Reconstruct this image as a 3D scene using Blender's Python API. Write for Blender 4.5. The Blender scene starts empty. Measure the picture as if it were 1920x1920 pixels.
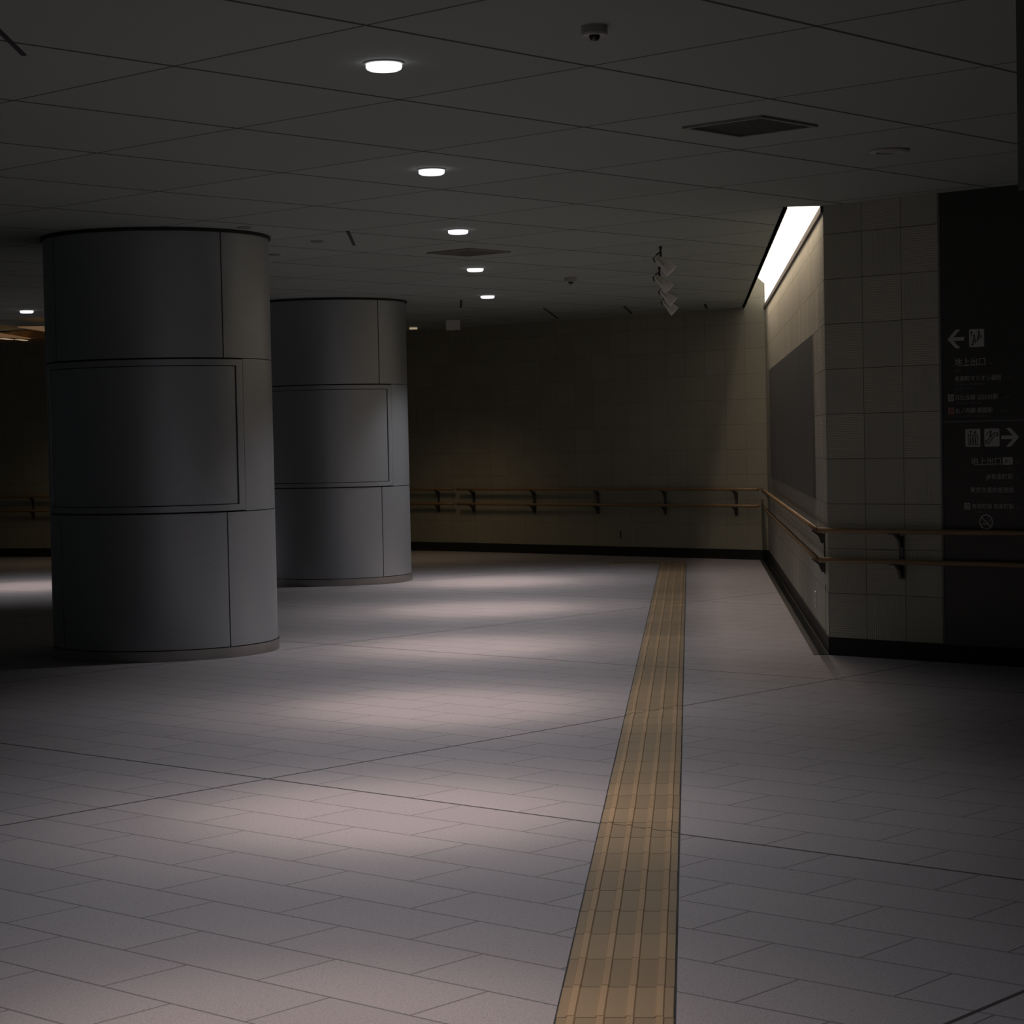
import bpy, bmesh, math, random
from mathutils import Vector, Matrix
random.seed(7)
sc = bpy.context.scene
COL = sc.collection
PI = math.pi
R = math.radians

# ------------------------------------------------------------------ camera
cam_d = bpy.data.cameras.new('camera'); cam = bpy.data.objects.new('camera', cam_d); COL.objects.link(cam)
ROLL, PITCH, CAMH = -0.0207, 0.0344, 1.4722
F_ = Vector((0, math.cos(PITCH), -math.sin(PITCH))); r_ = Vector((1, 0, 0)); u_ = r_.cross(F_)
rr = math.cos(ROLL)*r_ + math.sin(ROLL)*u_; uu = math.cos(ROLL)*u_ - math.sin(ROLL)*r_
cam.matrix_world = Matrix(((rr.x, uu.x, -F_.x, 0), (rr.y, uu.y, -F_.y, 0), (rr.z, uu.z, -F_.z, CAMH), (0, 0, 0, 1)))
cam_d.sensor_width = 36; cam_d.lens = 3938.7/1920*36; cam_d.clip_end = 100
sc.camera = cam
# ------------------------------------------------------------------ world, exposure
w = bpy.data.worlds.new('world'); sc.world = w; w.use_nodes = True
w.node_tree.nodes['Background'].inputs[0].default_value = (0.80, 0.82, 0.80, 1)
w.node_tree.nodes['Background'].inputs[1].default_value = 0.012
sc.view_settings.view_transform = 'Standard'; sc.view_settings.look = 'None'
sc.view_settings.gamma = 1; sc.view_settings.exposure = 0; sc.view_settings.use_curve_mapping = False
SPOT_W = 178; SPOT_SIZE = R(106); SPOT_COL = (1.0, 0.965, 0.975)
CORE = ((185, R(41)), (125, R(62))); CORE_COL = (1.0, 0.76, 0.64)
SIDE_W = 150
COVE_W = 44; COVE_COL = (1.0, 0.77, 0.60)

# ------------------------------------------------------------------ layout constants (metres)
H = 2.97
PHI = 0.8326
A = Vector((math.cos(PHI), math.sin(PHI), 0)); B = Vector((-math.sin(PHI), math.cos(PHI), 0))
D = Vector((0.0848, 0.9964, 0)).normalized(); N = Vector((D.y, -D.x, 0))      # D along the side wall and tactile strip
K = Vector((2.091, 13.911, 0))                                               # near corner of the two right walls
C = Vector((2.998, 24.57, 0))                                                # far right corner
KNEE = Vector((-0.70, 27.95, 0))

# ------------------------------------------------------------------ node helpers
class NT:
    def __init__(s, name):
        m = bpy.data.materials.new(name); m.use_nodes = True; s.m = m; s.t = m.node_tree
        s.bsdf = s.t.nodes['Principled BSDF']
    def n(s, typ, **kw):
        nd = s.t.nodes.new(typ)
        for k, v in kw.items(): setattr(nd, k, v)
        return nd
    def l(s, a, b): s.t.links.new(a, b)
    def val(s, sock, v):
        if isinstance(v, (int, float)): sock.default_value = v
        elif isinstance(v, tuple): sock.default_value = v
        else: s.l(v, sock)
    def math(s, op, a, b=None, c=None):
        nd = s.n('ShaderNodeMath', operation=op)
        s.val(nd.inputs[0], a)
        if b is not None: s.val(nd.inputs[1], b)
        if c is not None: s.val(nd.inputs[2], c)
        return nd.outputs[0]
    def mix(s, f, a, b):
        nd = s.n('ShaderNodeMix', data_type='RGBA')
        s.val(nd.inputs[0], f); s.val(nd.inputs[6], a); s.val(nd.inputs[7], b)
        return nd.outputs[2]
    def coord(s):
        tc = s.n('ShaderNodeTexCoord'); sp = s.n('ShaderNodeSeparateXYZ'); s.l(tc.outputs['Object'], sp.inputs[0])
        return tc.outputs['Object'], sp.outputs[0], sp.outputs[1], sp.outputs[2]
    def noise(s, vec, scale, detail=3, rough=0.6):
        nd = s.n('ShaderNodeTexNoise'); s.l(vec, nd.inputs['Vector'])
        nd.inputs['Scale'].default_value = scale; nd.inputs['Detail'].default_value = detail; nd.inputs['Roughness'].default_value = rough
        return nd.outputs['Fac']
    def line(s, x, pitch, off, half):
        """1 on a line of half width `half` every `pitch`, 0 between"""
        t = s.math('DIVIDE', s.math('SUBTRACT', x, off), pitch)
        fr = s.math('FRACT', t)
        d = s.math('MINIMUM', fr, s.math('SUBTRACT', 1.0, fr))
        return s.math('LESS_THAN', d, half/pitch), t
    def bump(s, h, dist, strength=1.0):
        nd = s.n('ShaderNodeBump'); s.l(h, nd.inputs['Height']); nd.inputs['Distance'].default_value = dist; nd.inputs['Strength'].default_value = strength
        s.l(nd.outputs[0], s.bsdf.inputs['Normal'])

def col4(c): return (c[0], c[1], c[2], 1.0)
def simple(name, c, rough=0.6, metal=0.0, var=0.06, scale=8.0, bump=0.0, spec=0.5):
    t = NT(name); v, x, y, z = t.coord()
    nz = t.noise(v, scale)
    t.l(t.mix(nz, col4([q*(1-var) for q in c]), col4([min(1, q*(1+var)) for q in c])), t.bsdf.inputs['Base Color'])
    t.bsdf.inputs['Roughness'].default_value = rough; t.bsdf.inputs['Metallic'].default_value = metal
    t.bsdf.inputs['Specular IOR Level'].default_value = spec
    if bump: t.bump(t.noise(v, scale*12), bump)
    return t.m
def emit(name, c, s):
    t = NT(name); t.bsdf.inputs['Base Color'].default_value = col4((.8, .8, .8))
    t.bsdf.inputs['Emission Color'].default_value = col4(c); t.bsdf.inputs['Emission Strength'].default_value = s
    return t.m

def floor_mat():
    t = NT('granite_tiles'); v, x, y, z = t.coord()
    a = t.math('ADD', t.math('MULTIPLY', x, A.x), t.math('MULTIPLY', y, A.y))
    b = t.math('ADD', t.math('MULTIPLY', x, B.x), t.math('MULTIPLY', y, B.y))
    a2 = t.math('ADD', a, t.math('MULTIPLY', t.math('SUBTRACT', b, 5.0), 0.02))
    P = 0.2975; L = 0.583
    m1, row = t.line(a2, P, 4.63, 0.0040)
    par = t.math('MODULO', t.math('ADD', t.math('FLOOR', row), 400.0), 2.0)
    # rows step by half a tile
    boff = t.math('SUBTRACT', b, t.math('MULTIPLY', par, L/2))
    m2, colm = t.line(boff, L, 4.98 - L/2, 0.0036)
    e1, _ = t.line(a2, P*15, 4.63 + 5*P, 0.0080)
    e2, _ = t.line(b, 4.32, 7.02, 0.0080)
    joint = t.math('MAXIMUM', m1, m2); ex = t.math('MAXIMUM', e1, e2)
    cb = t.n('ShaderNodeCombineXYZ'); t.l(t.math('FLOOR', row), cb.inputs[0]); t.l(t.math('FLOOR', colm), cb.inputs[1])
    wn = t.n('ShaderNodeTexWhiteNoise'); t.l(cb.outputs[0], wn.inputs[0])
    speck = t.noise(v, 170.0, 3, 0.8); sp2 = t.noise(v, 55.0, 4, 0.75); blot = t.noise(v, 1.7, 4, 0.6)
    base = t.mix(wn.outputs[0], (0.335, 0.318, 0.340, 1), (0.385, 0.362, 0.380, 1))
    base = t.mix(t.math('MULTIPLY', t.math('SUBTRACT', speck, 0.30), 2.3), (0.14, 0.135, 0.15, 1), base)
    base = t.mix(t.math('MULTIPLY', t.math('GREATER_THAN', sp2, 0.585), 0.45), base, (0.15, 0.15, 0.165, 1))
    base = t.mix(t.math('MULTIPLY', blot, 0.35), base, (0.27, 0.26, 0.28, 1))
    base = t.mix(t.math('MULTIPLY', joint, 0.75), base, (0.07, 0.07, 0.075, 1))
    base = t.mix(t.math('MULTIPLY', ex, 0.95), base, (0.03, 0.032, 0.034, 1))
    t.l(base, t.bsdf.inputs['Base Color'])
    t.bsdf.inputs['Roughness'].default_value = 0.72
    t.bsdf.inputs['Specular IOR Level'].default_value = 0.35
    hgt = t.math('SUBTRACT', t.math('MULTIPLY', speck, 0.25), t.math('MAXIMUM', joint, ex))
    t.bump(hgt, 0.002, 0.6)
    return t.m

def ceiling_mat():
    t = NT('ceiling_boards'); v, x, y, z = t.coord()
    a = t.math('ADD', t.math('MULTIPLY', x, A.x), t.math('MULTIPLY', y, A.y))
    b = t.math('ADD', t.math('MULTIPLY', x, B.x), t.math('MULTIPLY', y, B.y))
    l1, ra = t.line(a, 1.247, 5.292, 0.0075)
    l2, rb = t.line(b, 1.090, 4.385, 0.0105)
    cb = t.n('ShaderNodeCombineXYZ'); t.l(t.math('FLOOR', ra), cb.inputs[0]); t.l(t.math('FLOOR', rb), cb.inputs[1])
    wn = t.n('ShaderNodeTexWhiteNoise'); t.l(cb.outputs[0], wn.inputs[0])
    base = t.mix(wn.outputs[0], (0.315, 0.36, 0.325, 1), (0.345, 0.395, 0.36, 1))
    base = t.mix(t.math('MULTIPLY', t.noise(v, 3.0), 0.10), base, (0.29, 0.30, 0.28, 1))
    base = t.mix(t.math('MULTIPLY', l1, 0.80), base, (0.02, 0.02, 0.02, 1))
    base = t.mix(t.math('MULTIPLY', l2, 0.92), base, (0.02, 0.02, 0.02, 1))
    t.l(base, t.bsdf.inputs['Base Color']); t.bsdf.inputs['Roughness'].default_value = 0.9
    t.bump(t.math('SUBTRACT', 1.0, t.math('MAXIMUM', l1, l2)), 0.004, 0.5)
    return t.m

def tile_mat(name, c, ribs=0.0011, grout=0.85):
    """glazed ceramic tiles, 295 mm, finely ribbed upright or level by turns"""
    t = NT(name); v, x, y, z = t.coord()
    P = 0.2945; PZ = 0.296
    l1, cx = t.line(x, P, 0.0, 0.0020); l2, cz = t.line(z, PZ, 0.117, 0.0022)
    fx, fz = t.math('FLOOR', cx), t.math('FLOOR', cz)
    cb = t.n('ShaderNodeCombineXYZ'); t.l(fx, cb.inputs[0]); t.l(fz, cb.inputs[1])
    wn = t.n('ShaderNodeTexWhiteNoise'); t.l(cb.outputs[0], wn.inputs[0])
    par = t.math('MODULO', t.math('ADD', t.math('ADD', fx, fz), 400.0), 2.0)
    rc = t.math('ADD', t.math('MULTIPLY', z, t.math('SUBTRACT', 1.0, par)), t.math('MULTIPLY', x, par))
    rib = t.math('ABSOLUTE', t.math('SINE', t.math('MULTIPLY', rc, PI/0.0147)))
    rib = t.math('MULTIPLY', rib, t.math('GREATER_THAN', wn.outputs[0], 0.35))
    joint = t.math('MAXIMUM', l1, l2)
    base = t.mix(wn.outputs[0], col4([q*0.93 for q in c]), col4([q*1.05 for q in c]))
    base = t.mix(t.math('MULTIPLY', t.noise(v, 14.0), 0.12), base, col4([q*0.8 for q in c]))
    base = t.mix(t.math('MULTIPLY', joint, grout), base, (0.06, 0.055, 0.045, 1))
    t.l(base, t.bsdf.inputs['Base Color']); t.bsdf.inputs['Roughness'].default_value = 0.55
    t.bump(t.math('SUBTRACT', t.math('MULTIPLY', rib, ribs/0.003), joint), 0.003, 0.8)
    return t.m

def tactile_mat(name, c):
    t = NT(name); v, x, y, z = t.coord()
    oi = t.n('ShaderNodeObjectInfo')
    k = t.mix(oi.outputs['Random'], col4([q*0.84 for q in c]), col4([q*1.08 for q in c]))
    k = t.mix(t.math('MULTIPLY', t.noise(v, 30.0), 0.25), k, col4([q*0.7 for q in c]))
    t.l(k, t.bsdf.inputs['Base Color']); t.bsdf.inputs['Roughness'].default_value = 0.62
    return t.m

def panel_mat():
    t = NT('column_panel_metal'); v, x, y, z = t.coord()
    nz = t.noise(v, 55.0, 2)
    t.l(t.mix(nz, (0.40, 0.43, 0.465, 1), (0.43, 0.46, 0.50, 1)), t.bsdf.inputs['Base Color'])
    t.bsdf.inputs['Roughness'].default_value = 0.43; t.bsdf.inputs['Metallic'].default_value = 0.72
    rib = t.math('SINE', t.math('MULTIPLY', z, 2*PI/0.012))
    t.bump(rib, 0.0002, 0.4)
    return t.m

M = dict(
    floor=floor_mat(), ceiling=ceiling_mat(),
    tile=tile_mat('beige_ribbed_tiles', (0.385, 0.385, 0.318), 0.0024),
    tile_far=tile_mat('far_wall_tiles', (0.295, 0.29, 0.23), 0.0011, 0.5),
    black=simple('black_stone', (0.020, 0.020, 0.018), 0.6, spec=0.2),
    blackm=simple('black_metal', (0.02, 0.02, 0.02), 0.5),
    gap=simple('dark_gap', (0.02, 0.02, 0.021), 0.8),
    panel=panel_mat(),
    steel=simple('brushed_steel', (0.42, 0.41, 0.39), 0.36, 1.0, 0.05, 20),
    tact=tactile_mat('tactile_base', (0.225, 0.168, 0.103)),
    tbar=tactile_mat('tactile_bar', (0.300, 0.212, 0.125)),
    rail=simple('rail_wood', (0.25, 0.155, 0.075), 0.38, 0, 0.15, 30),
    bracket=simple('bracket_metal', (0.10, 0.10, 0.10), 0.4, 0.6),
    signblack=simple('sign_black', (0.040, 0.040, 0.036), 0.42, 0, 0.03),
    signwhite=simple('sign_white', (0.43, 0.43, 0.42), 0.6),
    signgrey=simple('sign_grey', (0.14, 0.14, 0.14), 0.6),
    signred=simple('sign_red', (0.42, 0.16, 0.16), 0.6),
    board=simple('display_board', (0.105, 0.110, 0.110), 0.45, 0, 0.05, 2),
    boardframe=simple('board_frame', (0.20, 0.20, 0.195), 0.45, 0.3),
    white=simple('white_plastic', (0.62, 0.62, 0.60), 0.5),
    grey=simple('grey_plastic', (0.36, 0.36, 0.34), 0.5),
    vent=simple('vent_grey', (0.25, 0.255, 0.24), 0.6),
    ventback=simple('vent_backing', (0.17, 0.17, 0.165), 0.8),
    lens=simple('smoked_dome', (0.03, 0.03, 0.03), 0.15),
    cove=simple('cove_paint', (0.82, 0.78, 0.72), 0.8),
    wood=simple('louvre_wood', (0.50, 0.28, 0.11), 0.5, 0, 0.25, 6),
    lamp=emit('downlight_diffuser', (0.93, 0.93, 1.0), 1.35),
    covelamp=emit('cove_diffuser', (1.0, 0.93, 0.84), 1.12),
    covewall=emit('cove_side_painted_glow', (1.0, 0.90, 0.80), 0.95),  # upright recess face is no lamp; its lit look is painted in as emission
    louvreglow=emit('louvre_painted_light', (1.0, 0.50, 0.18), 0.10),  # warm lamplight on the slats, painted in as a faint amber emission
    louvrelamp=emit('louvre_lamp', (1.0, 0.76, 0.50), 0.32),
)

# ------------------------------------------------------------------ mesh helpers
def tagit(o, label=None, cat=None, group=None, kind=None):
    if label: o['label'] = label
    if cat: o['category'] = cat
    if group: o['group'] = group
    if kind: o['kind'] = kind
    return o
def build(name, bm, mats, parent=None, loc=(0, 0, 0), rot=(0, 0, 0), bevel=0, smooth=False, **tg):
    bmesh.ops.recalc_face_normals(bm, faces=bm.faces[:])
    me = bpy.data.meshes.new(name); bm.to_mesh(me); bm.free()
    for m in (mats if isinstance(mats, (list, tuple)) else [mats]): me.materials.append(m)
    o = bpy.data.objects.new(name, me); COL.objects.link(o)
    o.location = loc; o.rotation_euler = rot
    if parent: o.parent = parent
    if smooth:
        for p in me.polygons: p.use_smooth = True
    if bevel:
        b = o.modifiers.new('bevel', 'BEVEL'); b.width = bevel; b.segments = 2; b.limit_method = 'ANGLE'
    return tagit(o, **tg)
def empty(name, loc=(0, 0, 0), rz=0, **tg):
    o = bpy.data.objects.new(name, None); COL.objects.link(o); o.location = loc; o.rotation_euler = (0, 0, rz); o.empty_display_size = .1
    return tagit(o, **tg)
def box(bm, x0, x1, y0, y1, z0, z1, mi=0):
    v = [bm.verts.new((x, y, z)) for z in (z0, z1) for x, y in ((x0, y0), (x1, y0), (x1, y1), (x0, y1))]
    for f in ((0, 3, 2, 1), (4, 5, 6, 7), (0, 1, 5, 4), (1, 2, 6, 5), (2, 3, 7, 6), (3, 0, 4, 7)):
        bm.faces.new([v[i] for i in f]).material_index = mi
    return v
def prism(bm, pts, z0, z1, mi=0):
    lo = [bm.verts.new((p[0], p[1], z0)) for p in pts]; hi = [bm.verts.new((p[0], p[1], z1)) for p in pts]
    n = len(pts)
    for f in (list(reversed(lo)), hi): bm.faces.new(f).material_index = mi
    for i in range(n): bm.faces.new((lo[i], lo[(i+1) % n], hi[(i+1) % n], hi[i])).material_index = mi
def xz_plate(bm, pts, y0, y1, mi=0):
    """outline given in x,z, thickness along y"""
    a = [bm.verts.new((p[0], y0, p[1])) for p in pts]; b = [bm.verts.new((p[0], y1, p[1])) for p in pts]
    n = len(pts)
    bm.faces.new(a).material_index = mi; bm.faces.new(list(reversed(b))).material_index = mi
    for i in range(n): bm.faces.new((a[i], b[i], b[(i+1) % n], a[(i+1) % n])).material_index = mi
def yz_extrude(bm, pts, x0, x1, mi=0):
    a = [bm.verts.new((x0, p[0], p[1])) for p in pts]; b = [bm.verts.new((x1, p[0], p[1])) for p in pts]
    n = len(pts)
    bm.faces.new(a).material_index = mi; bm.faces.new(list(reversed(b))).material_index = mi
    for i in range(n): bm.faces.new((a[i], b[i], b[(i+1) % n], a[(i+1) % n])).material_index = mi
def lathe(bm, prof, n=32, mi=0, mat=None):
    """prof: (radius, z) from one pole to the other"""
    rings = []
    for r, z in prof:
        if r < 1e-6: rings.append([bm.verts.new((0, 0, z))])
        else: rings.append([bm.verts.new((r*math.cos(2*PI*i/n), r*math.sin(2*PI*i/n), z)) for i in range(n)])
    for a, b in zip(rings, rings[1:]):
        for i in range(n):
            j = (i+1) % n
            q = [a[i % len(a)], a[j % len(a)], b[j % len(b)], b[i % len(b)]]
            u = []
            for k in q:
                if k not in u: u.append(k)
            if len(u) > 2: bm.faces.new(u).material_index = mi
    if mat is not None:
        vs = [v for r in rings for v in r]
        bmesh.ops.transform(bm, matrix=mat, verts=vs)
def arc_panel(bm, r0, r1, a0, a1, z0, z1, mi=0, step=3.0):
    n = max(2, int(abs(a1-a0)/step)); g = []
    for i in range(n+1):
        t = R(a0 + (a1-a0)*i/n); c, s = math.cos(t), math.sin(t)
        g.append([bm.verts.new((r*c, r*s, z)) for r, z in ((r0, z0), (r1, z0), (r1, z1), (r0, z1))])
    for p, q in zip(g, g[1:]):
        for k in range(4): bm.faces.new((p[k], q[k], q[(k+1) % 4], p[(k+1) % 4])).material_index = mi
    bm.faces.new(g[0]).material_index = mi; bm.faces.new(list(reversed(g[-1]))).material_index = mi
def tube(bm, pts, rad, n=12, mi=0):
    pts = [Vector(p) for p in pts]; rings = []
    for i, p in enumerate(pts):
        a = pts[max(i-1, 0)]; b = pts[min(i+1, len(pts)-1)]; d = (b-a).normalized()
        ref = Vector((0, 0, 1)) if abs(d.z) < .95 else Vector((1, 0, 0))
        s = d.cross(ref).normalized(); t = s.cross(d)
        rings.append([bm.verts.new(p + rad*(math.cos(2*PI*k/n)*s + math.sin(2*PI*k/n)*t)) for k in range(n)])
    for p, q in zip(rings, rings[1:]):
        for k in range(n): bm.faces.new((p[k], p[(k+1) % n], q[(k+1) % n], q[k])).material_index = mi
    bm.faces.new(list(reversed(rings[0]))); bm.faces.new(rings[-1])
def copy_tree(o, parent=None):
    c = o.copy(); COL.objects.link(c)
    if parent: c.parent = parent
    for ch in list(o.children): copy_tree(ch, c)
    return c
RZ_FRONT = math.atan2(-B.y, -B.x)         # local x runs along -B, local y points into the wall
RZ_SIDE = math.atan2(-D.y, -D.x)          # local x = -s, local y points into the wall

# ================================================================== SETTING
bm = bmesh.new(); box(bm, -11, 8, -4, 31, -0.2, 0)
build('floor', bm, M['floor'], kind='structure')
Ln = K - 0.235*N; Lf = C + 0.30*B; Fe = K - 5.2*B
LW = [(-2.2, 29.1), (-6.0, 28.65), (-9.5, 29.8)]
bm = bmesh.new()
prism(bm, [(-9.5, -4), (Fe.x, -4), (Fe.x, Fe.y), (K.x, K.y), (Ln.x, Ln.y), (Lf.x, Lf.y), (KNEE.x, KNEE.y)] + LW, H, H+0.12)
bmesh.ops.triangulate(bm, faces=bm.faces[:])
build('ceiling', bm, M['ceiling'], kind='structure')

def wall(name, p, q, zt, mat, thick=0.25, back_p=None, back_q=None, x_sign=1):
    """wall whose room face runs p to q; local x along the face, y into the wall"""
    o = p; d = (q-p).normalized(); ang = math.atan2(d.y, d.x)
    Mi = Matrix.Rotation(-ang, 4, 'Z') @ Matrix.Translation(-o)
    bp = back_p if back_p is not None else p + thick*Vector((-d.y, d.x, 0))
    bq = back_q if back_q is not None else q + thick*Vector((-d.y, d.x, 0))
    bm = bmesh.new(); prism(bm, [Mi @ p, Mi @ q, Mi @ bq, Mi @ bp], 0, zt)
    return build(name, bm, mat, loc=o, rot=(0, 0, ang), kind='structure')
Kb = K + Vector((0.24, 0.10, 0)); Cb = C + Vector((0.25, 0.22, 0)); KNb = KNEE + Vector((0.10, 0.28, 0))
wall('wall_front', K, Fe, H, M['tile'], back_p=Kb, back_q=Fe + 0.25*A)
wall('wall_side', C, K, H, M['tile'], back_p=Cb, back_q=Kb)
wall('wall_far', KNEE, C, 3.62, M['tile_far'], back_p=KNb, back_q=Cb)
L1, L2, L3 = [Vector((x, y, 0)) for x, y in LW]
off = Vector((0.05, 0.28, 0))
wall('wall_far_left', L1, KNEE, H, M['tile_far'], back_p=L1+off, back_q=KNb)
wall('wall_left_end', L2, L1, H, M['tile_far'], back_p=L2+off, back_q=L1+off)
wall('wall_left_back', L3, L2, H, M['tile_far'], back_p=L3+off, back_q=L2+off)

def skirt(name, pts, h=0.117, t=0.006):
    bm = bmesh.new()
    for p, q in zip(pts, pts[1:]):
        d = (q-p).normalized(); n = Vector((d.y, -d.x, 0))*t
        prism(bm, [p+n-d*0.0, q+n, q, p], 0, h)
    build(name, bm, M['black'], kind='structure')
skirt('baseboard_front', [K, Fe])
skirt('baseboard_side', [C, K])
skirt('baseboard_far', [L3, L2, L1, KNEE, C])
bm = bmesh.new(); prism(bm, [K + 0.0*N, K - 0.105*N, C - 0.105*N - 0.02*D, C - 0.012*D], 0, 0.003)
build('trim_1', bm, M['black'], kind='structure')

# ================================================================== COLUMNS
def column(cx, cy, label):
    root = empty('round_column', (cx, cy, 0), label=label, cat='column', group='round grey panelled columns')
    bm = bmesh.new(); lathe(bm, [(0, 0.0), (0.783, 0.0), (0.783, H), (0, H)], 96)
    build('core', bm, M['gap'], root)
    bm = bmesh.new(); lathe(bm, [(0.78, 0.0), (0.812, 0.0), (0.812, 0.072), (0.78, 0.072)], 128)
    build('plinth', bm, M['steel'], root, smooth=False)
    bm = bmesh.new(); lathe(bm, [(0.78, H-0.022), (0.816, H-0.022), (0.816, H-0.001), (0.78, H-0.001)], 96)
    build('ceiling_ring', bm, M['gap'], root)
    g = 0.35
    s0 = -47.5
    def pan(a0, a1, z0, z1):
        bm = bmesh.new(); arc_panel(bm, 0.786, 0.80, a0+g, a1-g, z0, z1, step=1.5)
        build('cladding_panel', bm, M['panel'], root)
    for z0, z1 in ((0.078, 1.010), (2.082, H-0.024)):
        for a0, a1 in ((s0-95, s0), (s0, s0+85), (s0+85, s0+175), (s0+175, s0+265)): pan(a0, a1, z0, z1)
    for a0, a1 in ((-35.3, 60), (60, 130), (130, 202.4)): pan(a0, a1, 1.016, 2.076)
    # curved poster frame with its recessed sheet
    F0, F1, W = -157.6, -35.3, 4.6
    z0, z1, wz = 1.022, 2.070, 0.042
    bm = bmesh.new()
    arc_panel(bm, 0.786, 0.806, F0+g, F0+W, z0, z1, step=1.5); arc_panel(bm, 0.786, 0.806, F1-W, F1-g, z0, z1, step=1.5)
    arc_panel(bm, 0.786, 0.806, F0+W, F1-W, z0, z0+wz, step=1.5); arc_panel(bm, 0.786, 0.806, F0+W, F1-W, z1-wz, z1, step=1.5)
    fr = build('poster_frame', bm, M['panel'], root)
    bm = bmesh.new(); arc_panel(bm, 0.784, 0.797, F0+W+0.55, F1-W-0.55, z0+wz+0.006, z1-wz-0.006, step=1.5)
    build('blank_poster', bm, M['panel'], fr)
    return root
column(-2.514, 15.145, 'large round grey metal-clad column, nearer and left of the two')
column(-1.888, 22.41, 'round grey metal-clad column standing behind the nearer one')

# ================================================================== TACTILE PAVING
strip = empty('tactile_paving', (0, 0, 0), label='long yellow-brown ribbed tactile guiding strip running across the grey floor', cat='tactile paving')
def tac_base(bm): box(bm, -0.1482, 0.1482, -0.1476, 0.1476, 0.0, 0.004, 0)
bm = bmesh.new(); tac_base(bm)
for k in range(4):
    x = -0.1125 + 0.075*k
    lo = [(-0.0125, 0.004), (0.0125, 0.004), (0.0085, 0.009), (-0.0085, 0.009)]
    a = [bm.verts.new((x+p, -0.1480, z)) for p, z in lo]; b = [bm.verts.new((x+p, 0.1480, z)) for p, z in lo]
    for f in (a, list(reversed(b))): bm.faces.new(f).material_index = 1
    for i in range(4): bm.faces.new((a[i], b[i], b[(i+1) % 4], a[(i+1) % 4])).material_index = 1
rzd = math.atan2(D.y, D.x) - PI/2
U0 = -0.3637 + 0.15
t0 = build('guiding_tile', bm, [M['tact'], M['tbar']], strip)
k0, first = 7.673, True
for k in range(-11, 56):
    o = t0 if first else t0.copy()
    if not first: COL.objects.link(o)
    first = False
    s = k0 + 0.3*k + 0.15
    p = D*s + N*(U0 + random.uniform(-.001, .001)); o.location = (p.x, p.y, 0.0); o.rotation_euler = (0, 0, rzd)
q0 = D*(k0-3.3) + N*U0; q1 = D*(k0+16.8) + N*U0; bm = bmesh.new()
prism(bm, [q0-N*0.154, q0+N*0.154, q1+N*0.154, q1-N*0.154], 0.0, 0.0012); build('bedding', bm, M['gap'], strip, label='dark joint around the tiles')
def crossing(p, d):
    bm = bmesh.new(); d = d.normalized(); w_ = Vector((-d.y, d.x, 0))*0.0032; h_ = 0.149/abs(d.dot(N))
    prism(bm, [p-d*h_-w_, p+d*h_-w_, p+d*h_+w_, p-d*h_+w_], 0.0005, 0.0045)
    for k in range(4):
        x = -0.1125 + 0.075*k; c_ = p + d*(x/d.dot(N)); g_ = 0.0088/abs(d.dot(N))
        prism(bm, [c_-d*g_-w_, c_+d*g_-w_, c_+d*g_+w_, c_-d*g_+w_], 0.0045, 0.0094)
    build('joint', bm, M['gap'], strip, label='dark floor joint crossing the strip')
Bs = (B - 0.02*A)
for bb in (7.02, 11.34):
    t_ = (bb - (N*U0).dot(B))/D.dot(B); crossing(D*t_ + N*U0, A)
for aa in (6.1175, 10.58, 15.04):
    # a + 0.02*(b-5) = aa along the strip centre line
    c0 = (N*U0).dot(A) + 0.02*((N*U0).dot(B)-5); t_ = (aa-c0)/(D.dot(A)+0.02*D.dot(B)); crossing(D*t_ + N*U0, Bs)
warn = empty('warning_paving', (0, 0, 0), label='short row of dotted yellow warning tiles at the far end of the tactile strip', cat='tactile paving')
bm = bmesh.new(); tac_base(bm)
for i in range(5):
    for j in range(5):
        lathe(bm, [(0, 0.009), (0.006, 0.009), (0.011, 0.004)], 10, 1, Matrix.Translation((-0.12+0.06*i, -0.12+0.06*j, 0)))
w0 = build('warning_tile', bm, [M['tact'], M['tbar']], warn)
for n_, i in enumerate((0, -1, -2)):
    o = w0 if n_ == 0 else w0.copy()
    if n_: COL.objects.link(o)
    p = D*(k0 + 0.3*56 + 0.15) + N*(U0 + 0.3*i); o.location = (p.x, p.y, 0); o.rotation_euler = (0, 0, rzd)

# ================================================================== HANDRAILS
def bracket(parent, x, s=1):
    """plate on the wall, upright under both rails and a curved arm to each"""
    bm = bmesh.new()
    box(bm, x-0.017, x+0.017, -0.008, 0.0, 0.520, 0.800)
    for zr in (0.832, 0.636):
        yz_extrude(bm, [(-0.006, zr-0.105), (-0.006, zr-0.045), (-0.052, zr-0.012), (-0.088, zr-0.012), (-0.088, zr-0.020), (-0.045, zr-0.055), (-0.024, zr-0.105)], x-0.009, x+0.009)
        box(bm, x-0.045, x+0.022, -0.086, -0.058, zr-0.021, zr-0.016)
    build('bracket', bm, M['bracket'], parent)
def handrail_pair(name, origin, rz, x0, x1, brs, label, bend0=None, bend1=None):
    root = empty(name, origin, rz, label=label, cat='handrail', group='wooden double handrails along the walls')
    for zr in (0.832, 0.636):
        bm = bmesh.new(); pts = []
        if bend0: pts += [(x0-0.02, -0.045, zr), (x0-0.004, -0.060, zr)]
        pts += [(x0+0.02, -0.070, zr)] + [(x0 + (x1-x0)*t/8, -0.070, zr) for t in range(1, 8)] + [(x1-0.02, -0.070, zr)]
        tube(bm, pts, 0.0175, 16)
        build('rail', bm, M['rail'], root, smooth=True)
    for b in brs: bracket(root, b)
    return root
LS = (C-K).length; LF = (C-KNEE).length
handrail_pair('handrail', K, RZ_FRONT, -0.045, 5.1, [0.565, 1.64, 2.7, 3.8, 4.9], 'double wooden handrail on the tiled wall below the black direction sign')
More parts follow.
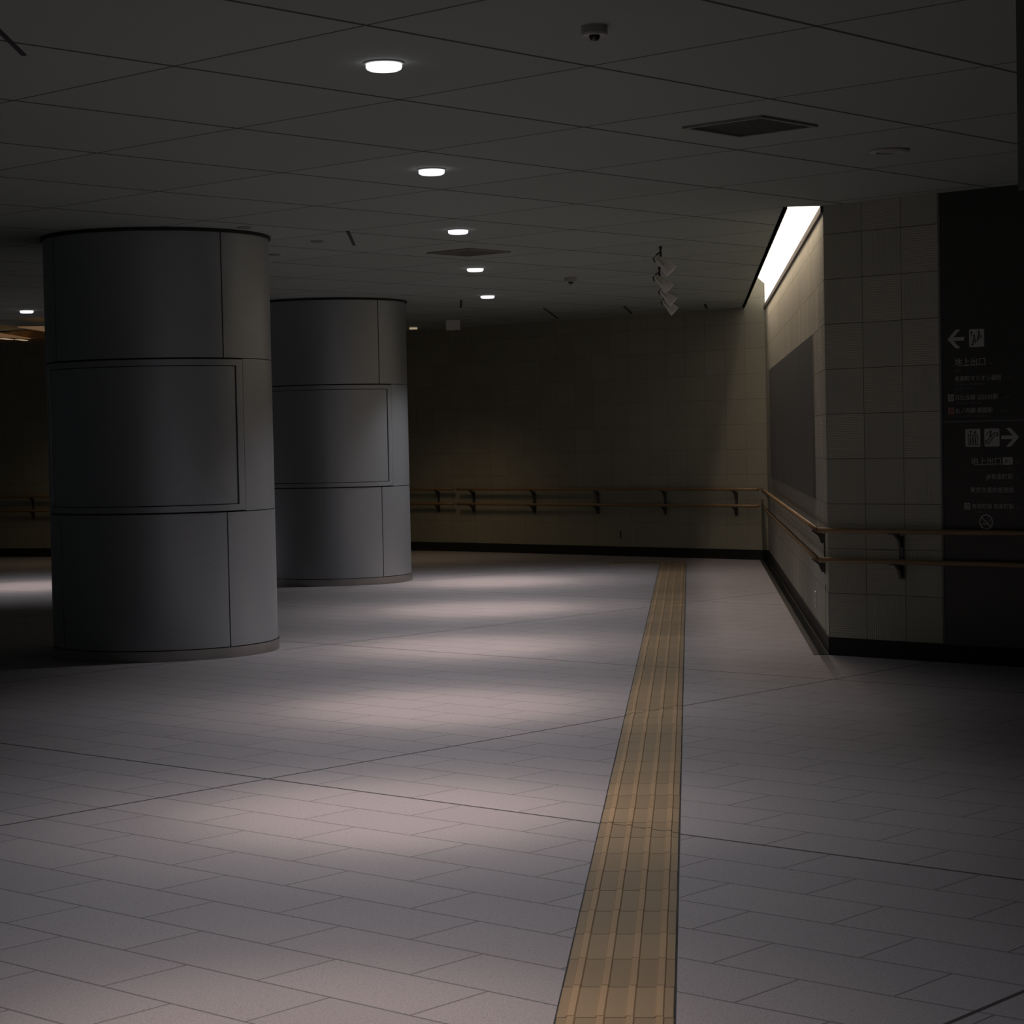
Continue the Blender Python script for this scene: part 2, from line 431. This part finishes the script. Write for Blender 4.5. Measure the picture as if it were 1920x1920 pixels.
handrail_pair('handrail', K, RZ_SIDE, -(LS-0.055), -0.005, [-0.33, -(LS-0.5)], 'double wooden handrail along the receding wall lit by the cove light')
handrail_pair('handrail', C, RZ_FRONT, -(LF-0.02), -0.065, [-(0.45+1.07*i) for i in range(5)], 'double wooden handrail in shadow along the far tiled wall')
d2 = (KNEE-L1).normalized()
handrail_pair('handrail', KNEE, math.atan2(d2.y, d2.x), -1.6, -0.02, [-0.35, -1.3], 'short end of the double handrail beside the farther column')
d3 = (L2-L3).normalized()
handrail_pair('handrail', L2, math.atan2(d3.y, d3.x), -3.2, -0.1, [-0.6, -1.7, -2.8], 'double handrail at the far left, left of the nearer column')

# ================================================================== DIRECTION SIGN on the front wall
sign = empty('direction_sign', K, RZ_FRONT, label='tall black wall sign with white arrows, pictograms and Japanese station directions', cat='sign')
X0, X1 = 0.889, 2.35
bm = bmesh.new(); box(bm, X0, X1, -0.022, 0.0, 1.532, H-0.002); build('upper_panel', bm, M['signblack'], sign)
bm = bmesh.new(); box(bm, X0, X1, -0.022, 0.0, 0.118, 1.524); build('lower_panel', bm, M['signblack'], sign)
bm = bmesh.new(); box(bm, X0-0.016, X0, -0.026, 0.0, 0.118, H-0.002); build('edge_trim', bm, M['signgrey'], sign, label='slim grey upright edging')
bm = bmesh.new(); box(bm, X0, X1, -0.024, 0.0, 1.524, 1.532); build('divider', bm, M['signgrey'], sign, label='thin grey dividing line')
YF = -0.0222
def lettering(txt, x, z, size, mat='signwhite', align='LEFT', sx=1.0):
    cu = bpy.data.curves.new('lettering', 'FONT'); cu.body = txt; cu.size = size; cu.align_x = align; cu.extrude = 0.0004
    tmp = bpy.data.objects.new('tmp', cu); COL.objects.link(tmp)
    bpy.context.view_layer.update()
    me = bpy.data.meshes.new_from_object(tmp.evaluated_get(bpy.context.evaluated_depsgraph_get()))
    bpy.data.objects.remove(tmp)
    me.name = 'lettering'; me.materials.clear(); me.materials.append(M[mat])
    o = bpy.data.objects.new('lettering', me); COL.objects.link(o); o.parent = sign
    o.location = (x, YF-0.0006, z); o.rotation_euler = (PI/2, 0, 0); o.scale = (sx, 1, 1)
    return o
def arrow(x0, x1, z, parent=sign):
    s = 1 if x1 > x0 else -1; L = abs(x1-x0); bm = bmesh.new()
    y0, y1 = YF-0.001, YF
    w_ = 0.011
    xz_plate(bm, [(x0, z-w_), (x1-s*0.022, z-w_), (x1-s*0.022, z+w_), (x0, z+w_)], y0, y1)
    for q in (1, -1):
        xz_plate(bm, [(x1, z), (x1-s*0.058, z+q*0.058), (x1-s*0.090, z+q*0.058), (x1-s*0.030, z), ], y0-0.0002, y1)
    build('arrow', bm, M['signwhite'], parent)
def rrect(cx, cz, w_, h_, r=0.008):
    o = []
    for sx, sz, a in ((1, 1, 0), (-1, 1, 90), (-1, -1, 180), (1, -1, 270)):
        for k in range(4):
            t = R(a+30*k); o.append((cx+sx*(w_/2-r)+r*math.cos(t), cz+sz*(h_/2-r)+r*math.sin(t)))
    return o
def stick(bm, pts, w_, y0, y1):
    for (ax, az), (bx, bz) in zip(pts, pts[1:]):
        d = Vector((bx-ax, bz-az)); 
        if d.length < 1e-6: continue
        d.normalize(); n = Vector((-d.y, d.x))*w_/2; e = d*w_*0.3
        xz_plate(bm, [(ax-e.x+n.x, az-e.y+n.y), (ax-e.x-n.x, az-e.y-n.y), (bx+e.x-n.x, bz+e.y-n.y), (bx+e.x+n.x, bz+e.y+n.y)], y0, y1)
def disc(bm, cx, cz, r, y0, y1, n=16): xz_plate(bm, [(cx+r*math.cos(2*PI*i/n), cz+r*math.sin(2*PI*i/n)) for i in range(n)], y0, y1)
def picto(cx, cz, kind, size=0.105):
    bm = bmesh.new(); xz_plate(bm, rrect(cx, cz, size, size*1.06), YF-0.001, YF)
    pl = build('pictogram', bm, M['signwhite'], sign)
    y0, y1 = YF-0.0018, YF-0.0010; u = size/10; bm = bmesh.new()
    def P(*q): return [(cx+a*u, cz+b*u) for a, b in q]
    if kind == 'stairs':
        xz_plate(bm, P((-3.8, -4.2), (-2.2, -4.2), (-2.2, -3), (-.6, -3), (-.6, -1.8), (1, -1.8), (1, -.6), (2.6, -.6), (2.6, .6), (4, .6), (4, 1.2), (2, 1.2), (2, 0), (.4, 0), (.4, -1.2), (-1.2, -1.2), (-1.2, -2.4), (-2.8, -2.4), (-2.8, -3.4), (-3.8, -3.4)), y0, y1)
        for ox, oz in ((-1.6, -.6), (1.6, 1.6)):
            disc(bm, cx+ox*u, cz+(oz+2.2)*u, .62*u, y0, y1); stick(bm, P((ox, oz+1.4), (ox-.1, oz-.1), (ox-.8, oz-1.4)), .9*u, y0, y1); stick(bm, P((ox, oz+.1), (ox+.8, oz-.9)), .6*u, y0, y1); stick(bm, P((ox, oz+1.1), (ox+1, oz+.4)), .45*u, y0, y1)
        stick(bm, P((-3.4, 1.2), (-3.4, 4.0)), .5*u, y0, y1); stick(bm, P((-4.2, 3.0), (-3.4, 4.0), (-2.6, 3.0)), .45*u, y0, y1)
    elif kind == 'lift':
        for q in (P((-3.4, -4.3), (3.4, -4.3), (3.4, -3.8), (-3.4, -3.8)), P((-3.4, 1.3), (3.4, 1.3), (3.4, 1.9), (-3.4, 1.9)), P((-3.4, -3.8), (-2.9, -3.8), (-2.9, 1.3), (-3.4, 1.3)), P((2.9, -3.8), (3.4, -3.8), (3.4, 1.3), (2.9, 1.3))): xz_plate(bm, q, y0, y1)
        for ox in (-1.7, 0, 1.7):
            disc(bm, cx+ox*u, cz+.3*u, .5*u, y0, y1); stick(bm, P((ox, -.6), (ox, -3.2)), 1.0*u, y0, y1)
        stick(bm, P((-1.5, 2.4), (-1.5, 4.3)), .5*u, y0, y1); stick(bm, P((-2.4, 3.4), (-1.5, 4.4), (-.6, 3.4)), .45*u, y0, y1)
        stick(bm, P((1.5, 4.4), (1.5, 2.5)), .5*u, y0, y1); stick(bm, P((.6, 3.4), (1.5, 2.4), (2.4, 3.4)), .45*u, y0, y1)
    else:
        stick(bm, P((-4, -3.4), (-2.3, -3.4), (2.0, 1.0), (3.9, 1.0)), .6*u, y0, y1)
        stick(bm, P((-4, -1.8), (-2.9, -1.8), (1.4, 2.6), (3.9, 2.6)), .6*u, y0, y1)
        stick(bm, P((-4, -3.4), (-4, -1.8)), .6*u, y0, y1); stick(bm, P((3.9, 1), (3.9, 2.6)), .6*u, y0, y1)
        disc(bm, cx-.8*u, cz+3.7*u, .7*u, y0, y1); stick(bm, P((-.8, 2.8), (-.9, .6)), 1.1*u, y0, y1)
        stick(bm, P((-3.6, 1.6), (-2.0, 3.3)), .45*u, y0, y1)
    build('symbol', bm, M['signblack'], pl)
def badge(cx, cz, letter, mat='signwhite', size=0.042):
    bm = bmesh.new(); xz_plate(bm, rrect(cx, cz, size, size, 0.004), YF-0.0008, YF); pl = build('line_badge', bm, M[mat], sign)
    bm = bmesh.new(); n = 20
    for i in range(n):
        a, b = 2*PI*i/n, 2*PI*(i+1)/n; r0, r1 = size*.27, size*.38
        xz_plate(bm, [(cx+r0*math.cos(a), cz+r0*math.sin(a)), (cx+r1*math.cos(a), cz+r1*math.sin(a)), (cx+r1*math.cos(b), cz+r1*math.sin(b)), (cx+r0*math.cos(b), cz+r0*math.sin(b))], YF-0.0014, YF-0.0008)
    build('badge_ring', bm, M['signblack'], pl)
    l = lettering(letter, cx, cz-size*.17, size*.5, 'signblack', 'CENTER'); l.location.y = YF-0.0012
# upper half: to the left
arrow(1.052, 0.934, 2.046); picto(1.140, 2.046, 'stairs')
lettering('地上出口', 0.981, 1.878, 0.056); lettering('50m', 1.222, 1.880, 0.020, 'signgrey')
lettering('Exits', 0.984, 1.842, 0.024, 'signgrey')
lettering('有楽町マリオン連絡', 0.981, 1.783, 0.0365); lettering('130m', 1.345, 1.785, 0.020, 'signgrey')
lettering('Yurakucho Mullion Bldg.', 0.984, 1.754, 0.022, 'signgrey'); lettering('有乐町 유라쿠초', 0.984, 1.726, 0.020, 'signgrey')
badge(0.953, 1.678, 'H'); lettering('日比谷線 日比谷駅', 0.981, 1.665, 0.0365); lettering('200m', 1.330, 1.666, 0.020, 'signgrey')
lettering('Hibiya Line Hibiya Sta.', 0.984, 1.636, 0.021, 'signgrey')
badge(0.953, 1.596, 'M', 'signred'); lettering('丸ノ内線 銀座駅', 0.981, 1.583, 0.0365); lettering('300m', 1.305, 1.583, 0.020, 'signgrey')
lettering('Marunouchi Line Ginza Sta.', 0.984, 1.554, 0.021, 'signgrey')
# lower half: to the right
picto(1.105, 1.424, 'lift'); picto(1.238, 1.424, 'escalator'); arrow(1.303, 1.425, 1.424)
lettering('地上出口', 1.305, 1.256, 0.054, align='RIGHT')
bm = bmesh.new(); xz_plate(bm, rrect(1.345, 1.277, 0.068, 0.046, 0.005), YF-0.0008, YF); pl_ = build('exit_badge', bm, M['signwhite'], sign)
l_ = lettering('A1', 1.345, 1.263, 0.040, 'signblack', 'CENTER'); l_.location.y = YF-0.0012
lettering('50m', 1.392, 1.262, 0.020, 'signgrey'); lettering('Exit', 1.380, 1.226, 0.022, 'signgrey', 'RIGHT')
lettering('JR有楽町駅', 1.382, 1.167, 0.0385, align='RIGHT'); lettering('150m', 1.392, 1.168, 0.020, 'signgrey')
lettering('JR Yurakucho Sta.', 1.380, 1.137, 0.021, 'signgrey', 'RIGHT')
lettering('東京交通会館連絡', 1.385, 1.084, 0.038, align='RIGHT'); lettering('200m', 1.392, 1.085, 0.020, 'signgrey')
lettering('Tokyo Kotsu Kaikan Bldg.', 1.380, 1.055, 0.021, 'signgrey', 'RIGHT'); lettering('东京交通会馆', 1.380, 1.030, 0.019, 'signgrey', 'RIGHT')
badge(1.058, 0.996, 'Y'); lettering('有楽町線 有楽町駅', 1.385, 0.983, 0.0355, align='RIGHT'); lettering('200m', 1.392, 0.984, 0.020, 'signgrey')
lettering('Yurakucho Line Yurakucho Sta.', 1.380, 0.955, 0.021, 'signgrey', 'RIGHT')
bm = bmesh.new(); n = 32; cx, cz = 1.190, 0.898
for i in range(n):
    a, b = 2*PI*i/n, 2*PI*(i+1)/n; r0, r1 = 0.040, 0.048
    xz_plate(bm, [(cx+r0*math.cos(a), cz+r0*math.sin(a)), (cx+r1*math.cos(a), cz+r1*math.sin(a)), (cx+r1*math.cos(b), cz+r1*math.sin(b)), (cx+r0*math.cos(b), cz+r0*math.sin(b))], YF-0.0008, YF)
stick(bm, [(cx-0.030, cz+0.030), (cx+0.030, cz-0.030)], 0.007, YF-0.0010, YF)
stick(bm, [(cx-0.026, cz-0.012), (cx+0.012, cz-0.012)], 0.006, YF-0.0008, YF)
stick(bm, [(cx+0.020, cz-0.004), (cx+0.026, cz+0.010), (cx+0.014, cz+0.022)], 0.003, YF-0.0008, YF)
build('no_smoking_symbol', bm, M['signwhite'], sign)

# ================================================================== SIDE WALL ITEMS
bd = empty('display_board', K, RZ_SIDE, label='long dark blank display board mounted on the receding lit wall', cat='board')
bm = bmesh.new(); box(bm, -9.35, -1.27, -0.012, 0.0, 1.000, 2.186); build('frame', bm, M['boardframe'], bd)
for i in range(5):
    xa = -9.34 + i*1.614; bm = bmesh.new(); box(bm, xa+0.004, xa+1.610, -0.016, -0.012, 1.010, 2.176); build('dark_sheet', bm, M['board'], bd)
def outlet(x, z):
    r = empty('wall_outlet', K, RZ_SIDE, label='small white socket plate low on the receding wall near its corner', cat='outlet')
    bm = bmesh.new(); box(bm, x-0.06, x+0.06, -0.008, 0, z-0.06, z+0.06); build('cover_plate', bm, M['white'], r, bevel=0.002)
    for dz in (-0.025, 0.025):
        bm = bmesh.new(); box(bm, x-0.02, x+0.02, -0.010, -0.008, z+dz-0.012, z+dz+0.012); build('socket', bm, M['grey'], r)
outlet(-1.46, 0.256)
hp = empty('access_panel', C, RZ_FRONT, label='small square access panel low on the far wall under the handrail', cat='panel')
bm = bmesh.new(); box(bm, -2.30, -2.00, -0.006, 0, 0.119, 0.405); build('door', bm, M['tile_far'], hp)
bm = bmesh.new(); box(bm, -2.24, -2.222, -0.012, -0.006, 0.22, 0.31); build('handle', bm, M['blackm'], hp, label='dark upright slot handle')
cp = empty('corner_hatch', K, RZ_SIDE, label='narrow tiled hatch with dark seam at the foot of the wall corner', cat='panel')
bm = bmesh.new(); box(bm, -0.30, -0.292, -0.004, 0, 0.12, 0.45); build('seam', bm, M['gap'], cp)
bm = bmesh.new(); box(bm, -0.29, -0.01, -0.003, 0, 0.12, 0.412); build('door', bm, M['tile'], cp)

# ================================================================== COVE LIGHT over the side wall
cv = empty('cove_light', K, RZ_SIDE, label='bright warm cove light recessed in the ceiling along the tiled wall', cat='ceiling light')
XN, XF = -0.0, -(LS-0.0)
far_in = 0.30*0.61      # the slot ends on the skewed far wall
bm = bmesh.new(); box(bm, XF+0.006, XN, -0.016, 0.0, H-0.042, H+0.004); build('edge_trim', bm, M['blackm'], cv, label='black metal edge at the foot of the recess')
bm = bmesh.new(); box(bm, XF+0.004, XN, 0.0, 0.02, H, H+0.26); build('painted_glow_side', bm, M['covewall'], cv, label='upright side of the recess, its lit look painted on as glow')
bm = bmesh.new(); yz_extrude(bm, [(0.0, H+0.26), (-0.235, H+0.495), (-0.235, H+0.515), (0.02, H+0.26)], XF+0.004, XN-0.05)
for v in bm.verts:
    if v.co.x < -5: v.co.x -= max(0, -v.co.y)*0.77
build('diffuser', bm, M['covelamp'], cv, label='glowing slanted diffuser')
bm = bmesh.new(); box(bm, XF-0.17, XN, -0.26, -0.238, H+0.0, H+0.52); build('lip', bm, M['cove'], cv)
bm = bmesh.new(); box(bm, XF-0.17, XN, -0.238, -0.232, H-0.012, H+0.05); build('lip_trim', bm, M['blackm'], cv, label='black metal edge of the ceiling slot')
bm = bmesh.new(); box(bm, XN-0.02, XN, -0.26, 0.02, H+0.004, H+0.52); build('end_cap', bm, M['cove'], cv)
ld = bpy.data.lights.new('cove_tube', 'AREA'); ld.shape = 'RECTANGLE'; ld.size = LS-1.2; ld.size_y = 0.03; ld.energy = COVE_W; ld.color = COVE_COL; ld.spread = R(150)
lo = bpy.data.objects.new('cove_tube', ld); COL.objects.link(lo); lo.parent = cv
lo.location = (-(LS-1.2)/2-0.3, -0.17, H+0.30); lo.rotation_euler = (R(-0), 0, 0)

# ================================================================== CEILING FITTINGS
def downlight(x, y, label, power, first=None):
    root = empty('downlight', (x, y, H), label=label, cat='ceiling light', group='lit round ceiling downlights')
    bm = bmesh.new(); lathe(bm, [(0, 0), (0.079, 0), (0.079, -0.005), (0.074, -0.007), (0, -0.007)], 40); build('rim', bm, M['white'], root)
    bm = bmesh.new(); lathe(bm, [(0, -0.007), (0.071, -0.007), (0.072, -0.018), (0.068, -0.026), (0.058, -0.031), (0, -0.033)], 40); build('diffuser', bm, M['lamp'], root, smooth=True)
    l = bpy.data.lights.new('bulb', 'SPOT'); l.energy = power; l.color = SPOT_COL; l.spot_size = SPOT_SIZE; l.spot_blend = 1.0; l.shadow_soft_size = 0.06
    o = bpy.data.objects.new('bulb', l); COL.objects.link(o); o.parent = root; o.location = (0, 0, -0.10)
    for cw, cs in CORE:
        l = bpy.data.lights.new('bulb_core', 'SPOT'); l.energy = power*cw/SPOT_W; l.color = CORE_COL; l.spot_size = cs; l.spot_blend = 1.0; l.shadow_soft_size = 0.06
        o = bpy.data.objects.new('bulb_core', l); COL.objects.link(o); o.parent = root; o.location = (0, 0, -0.10)
row = [(-0.469, 8.348, 'lit round downlight, largest and nearest of the middle row'), (-0.404, 11.627, 'lit round downlight, second nearest in the middle row'),
       (-0.341, 14.972, 'lit round downlight just before the dark square ceiling vent'), (-0.276, 18.321, 'lit round downlight just beyond the dark square ceiling vent'),
       (-0.207, 21.812, 'lit round downlight, farthest and smallest of the middle row')]
for x, y, lb in row: downlight(x, y, lb, SPOT_W)
downlight(-5.169, 22.637, 'single lit round downlight at the far left beside the nearer column', SIDE_W)
downlight(-0.54, 5.10, 'lit round downlight of the middle row above the view', SPOT_W*0.7)

def flat_disc(x, y, r, name, label, mat='grey', h=0.012, group=None):
    bm = bmesh.new(); lathe(bm, [(0, 0), (r, 0), (r, -h*0.6), (r*0.9, -h), (r*0.7, -h), (r*0.66, -h*0.5), (0, -h*0.5)], 32)
    build(name, bm, M[mat], loc=(x, y, H), label=label, cat='ceiling fitting', group=group)
flat_disc(2.047, 11.224, 0.105, 'ceiling_speaker', 'thin round pale disc flat on the ceiling at right, above the tiled wall', 'grey', 0.016)
for px_, py_, lb in ((-1.80, 14.5, 'small dark round cap nearest the top of the near column'), (-1.40, 15.6, 'small dark round cap in front of the black ceiling slot'), (-1.83, 16.6, 'small dark round cap between the two columns on the ceiling'), (-3.77, 15.3, 'small dark round cap on the ceiling left of the near column')):
    flat_disc(px_, py_, 0.05, 'sprinkler_cap', lb, 'vent', 0.010, 'small round ceiling caps')

def dome_camera(x, y, label, s=1.0):
    root = empty('dome_camera', (x, y, H), label=label, cat='camera')
    bm = bmesh.new(); lathe(bm, [(0, 0), (0.048*s, 0), (0.048*s, -0.028*s), (0.044*s, -0.034*s), (0, -0.034*s)], 32); build('housing', bm, M['grey'], root)
    bm = bmesh.new(); lathe(bm, [(0.021*s, -0.034*s)] + [(0.021*s*math.cos(R(t)), -0.034*s-0.022*s*math.sin(R(t))) for t in (20, 40, 60, 80)] + [(0, -0.0565*s)], 24); build('dome', bm, M['lens'], root, smooth=True, label='dark smoked dome')
dome_camera(0.336, 7.70, 'small round camera with a dark dome under the ceiling, nearest')
dome_camera(0.591, 19.604, 'tiny ceiling detector left of the row of spotlights', 1.2)

def vent(pts, label):
    c = sum((Vector((x, y, 0)) for x, y in pts), Vector())/4
    root = empty('ceiling_vent', (c.x, c.y, H), PHI, label=label, cat='vent', group='square ceiling vents')
    s = 0.235
    bm = bmesh.new()
    for a in range(4):
        q = Matrix.Rotation(a*PI/2, 4, 'Z'); v0 = len(bm.verts)
        v = box(bm, -s, s-0.022, -s, -s+0.022, -0.012, 0); bmesh.ops.transform(bm, matrix=q, verts=v)
    build('frame', bm, M['vent'], root)
    bm = bmesh.new(); box(bm, -s+0.02, s-0.02, -s+0.02, s-0.02, -0.002, 0); build('backing', bm, M['ventback'], root)
    for k in range(14):
        y = -s+0.035 + k*0.0308; bm = bmesh.new(); v = box(bm, -s+0.02, s-0.02, -0.010, 0.010, -0.0015, 0.0015)
        bmesh.ops.transform(bm, matrix=Matrix.Translation((0, y, -0.008)) @ Matrix.Rotation(R(12), 4, 'X'), verts=v)
        build('slat', bm, M['vent'], root)
vent([(.879, 10.242), (1.19, 9.916), (1.515, 10.227), (1.187, 10.572)], 'dark square ceiling vent at upper right, nearer of the two')
vent([(-.633, 16.705), (-.289, 16.367), (.03, 16.764), (-.312, 17.119)], 'dark square ceiling vent between two downlights in the middle row')

slots = [((-1.765, 6.9), (-1.814, 8.02), .009, 'black ceiling slot in the upper left corner'), ((-1.119, 14.90), (-1.152, 15.95), .011, 'short black ceiling slot between the column and the downlight row'),
         ((-0.492, 22.40), (-0.527, 23.64), .012, 'short black ceiling slot beyond the farthest downlight'), ((2.246, 23.98), (2.335, 24.75), .014, 'short black ceiling slot near the far right corner'),
         ((1.328, 24.06), (1.50, 25.5), .012, 'short black ceiling slot meeting the far wall, right of centre'), ((0.415, 24.15), (0.62, 26.2), .010, 'short black ceiling slot meeting the far wall, left of the spotlights')]
for p, q, wd, lb in slots:
    p, q = Vector((*p, 0)), Vector((*q, 0)); d = q-p; bm = bmesh.new(); box(bm, 0, d.length, -wd, wd, -0.006, 0)
    build('ceiling_slot', bm, M['gap'], loc=(p.x, p.y, H), rot=(0, 0, math.atan2(d.y, d.x)), label=lb, cat='ceiling slot', group='short black ceiling slots')

def spotlight(x, y, label):
    root = empty('spotlight', (x, y, H), 0, label=label, cat='spotlight', group='row of unlit ceiling spotlights')
    bm = bmesh.new(); lathe(bm, [(0, 0), (0.012, 0), (0.014, -0.012), (0.008, -0.03), (0.011, -0.105), (0, -0.105)], 16); build('stem', bm, M['blackm'], root, smooth=False)
    ax = Vector((0.70, -0.12, -0.70)).normalized(); rear = Vector((-0.01, 0.01, -0.103))
    q = Vector((0, 0, 1)).rotation_difference(ax).to_matrix().to_4x4()
    Mx = Matrix.Translation(rear) @ q
    bm = bmesh.new(); lathe(bm, [(0, -0.03), (0.020, -0.028), (0.028, -0.01), (0.034, 0.03), (0.052, 0.10), (0.056, 0.135), (0.050, 0.135), (0.046, 0.11), (0, 0.10)], 28, 0, Mx); build('head', bm, M['white'], root, smooth=False)
    bm = bmesh.new(); tube(bm, [(0, 0, -0.045), (-0.03, 0, -0.065), (-0.058, 0.01, -0.092), (-0.045, 0.01, -0.125)], 0.0065, 8); build('cable', bm, M['blackm'], root, smooth=True)
    bm = bmesh.new()
    for s in (-1, 1):
        v0 = set(bm.verts); v = box(bm, -0.008, 0.008, s*0.040-0.002, s*0.040+0.002, -0.01, 0.06)
        bmesh.ops.transform(bm, matrix=Mx @ Matrix.Rotation(R(0), 4, 'Z'), verts=v)
    build('yoke', bm, M['grey'], root)
for x, y, lb in ((1.212, 16.60, 'ceiling spotlight nearest in the row of four'), (1.345, 18.60, 'second ceiling spotlight from the front of the row'),
                 (1.52, 20.40, 'third ceiling spotlight from the front of the row'), (1.655, 21.95, 'ceiling spotlight farthest in the row, by the dark far wall')):
    spotlight(x, y, lb)

bm = bmesh.new(); box(bm, -0.09, 0.09, -0.04, 0.04, -0.125, 0)
build('ceiling_box', bm, M['white'], loc=(-0.68, 26.1, H), bevel=0.008, label='small pale box fixed under the ceiling right of the farther column', cat='box')

# hanging dark sign box cut by the right edge of the view
hb = empty('hanging_sign', (1.617, 6.5, 0), 0, label='dark box hanging from the ceiling, cut off by the right edge of the photo', cat='sign')
bm = bmesh.new(); box(bm, 0, 1.6, 0, 0.16, 2.225, H-0.0); build('case', bm, M['blackm'], hb, bevel=0.004)

# wooden louvre ceiling glowing beyond the columns
lv = empty('louvre_ceiling', (-4.0, 27.0, H), 0, label='brown wooden ceiling louvres glowing warmly behind the columns', cat='ceiling louvre')
for k in range(8):
    bm = bmesh.new(); v = box(bm, -0.06, 0.06, -1.55, 1.45, -0.09, -0.01)
    x = -3.05 + 0.62*k
    bmesh.ops.transform(bm, matrix=Matrix.Translation((x, 0, 0)) @ Matrix.Rotation(R(58), 4, 'Z'), verts=v)
    build('slat', bm, M['wood'], lv)
bm = bmesh.new(); box(bm, 2.71, 2.81, 0.50, 0.58, -0.028, -0.008); build('light_strip', bm, M['louvrelamp'], lv)
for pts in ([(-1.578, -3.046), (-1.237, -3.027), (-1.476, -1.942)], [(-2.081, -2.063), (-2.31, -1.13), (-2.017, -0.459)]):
    bm = bmesh.new(); prism(bm, pts, -0.105, -0.095); build('painted_glow_board', bm, M['louvreglow'], lv, label='board with amber lamplight painted on as glow')
for pts in ([(-2.33, -0.88), (-2.285, -0.574), (-2.22, -0.52), (-2.25, -0.85)], [(-2.20, -0.55), (-2.162, -0.239), (-2.10, -0.25), (-2.13, -0.55)]):
    bm = bmesh.new(); prism(bm, pts, -0.115, -0.107); build('light_strip', bm, M['louvrelamp'], lv)
for x, y, e in ((2.55, -0.55, 55), (-1.9, 0.2, 30)):
    l = bpy.data.lights.new('louvre_bulb', 'SPOT'); l.energy = e; l.color = (1.0, 0.74, 0.46); l.spot_size = R(120); l.spot_blend = 1.0; l.shadow_soft_size = 0.5
    o = bpy.data.objects.new('louvre_bulb', l); COL.objects.link(o); o.parent = lv; o.location = (x, y, -0.14)
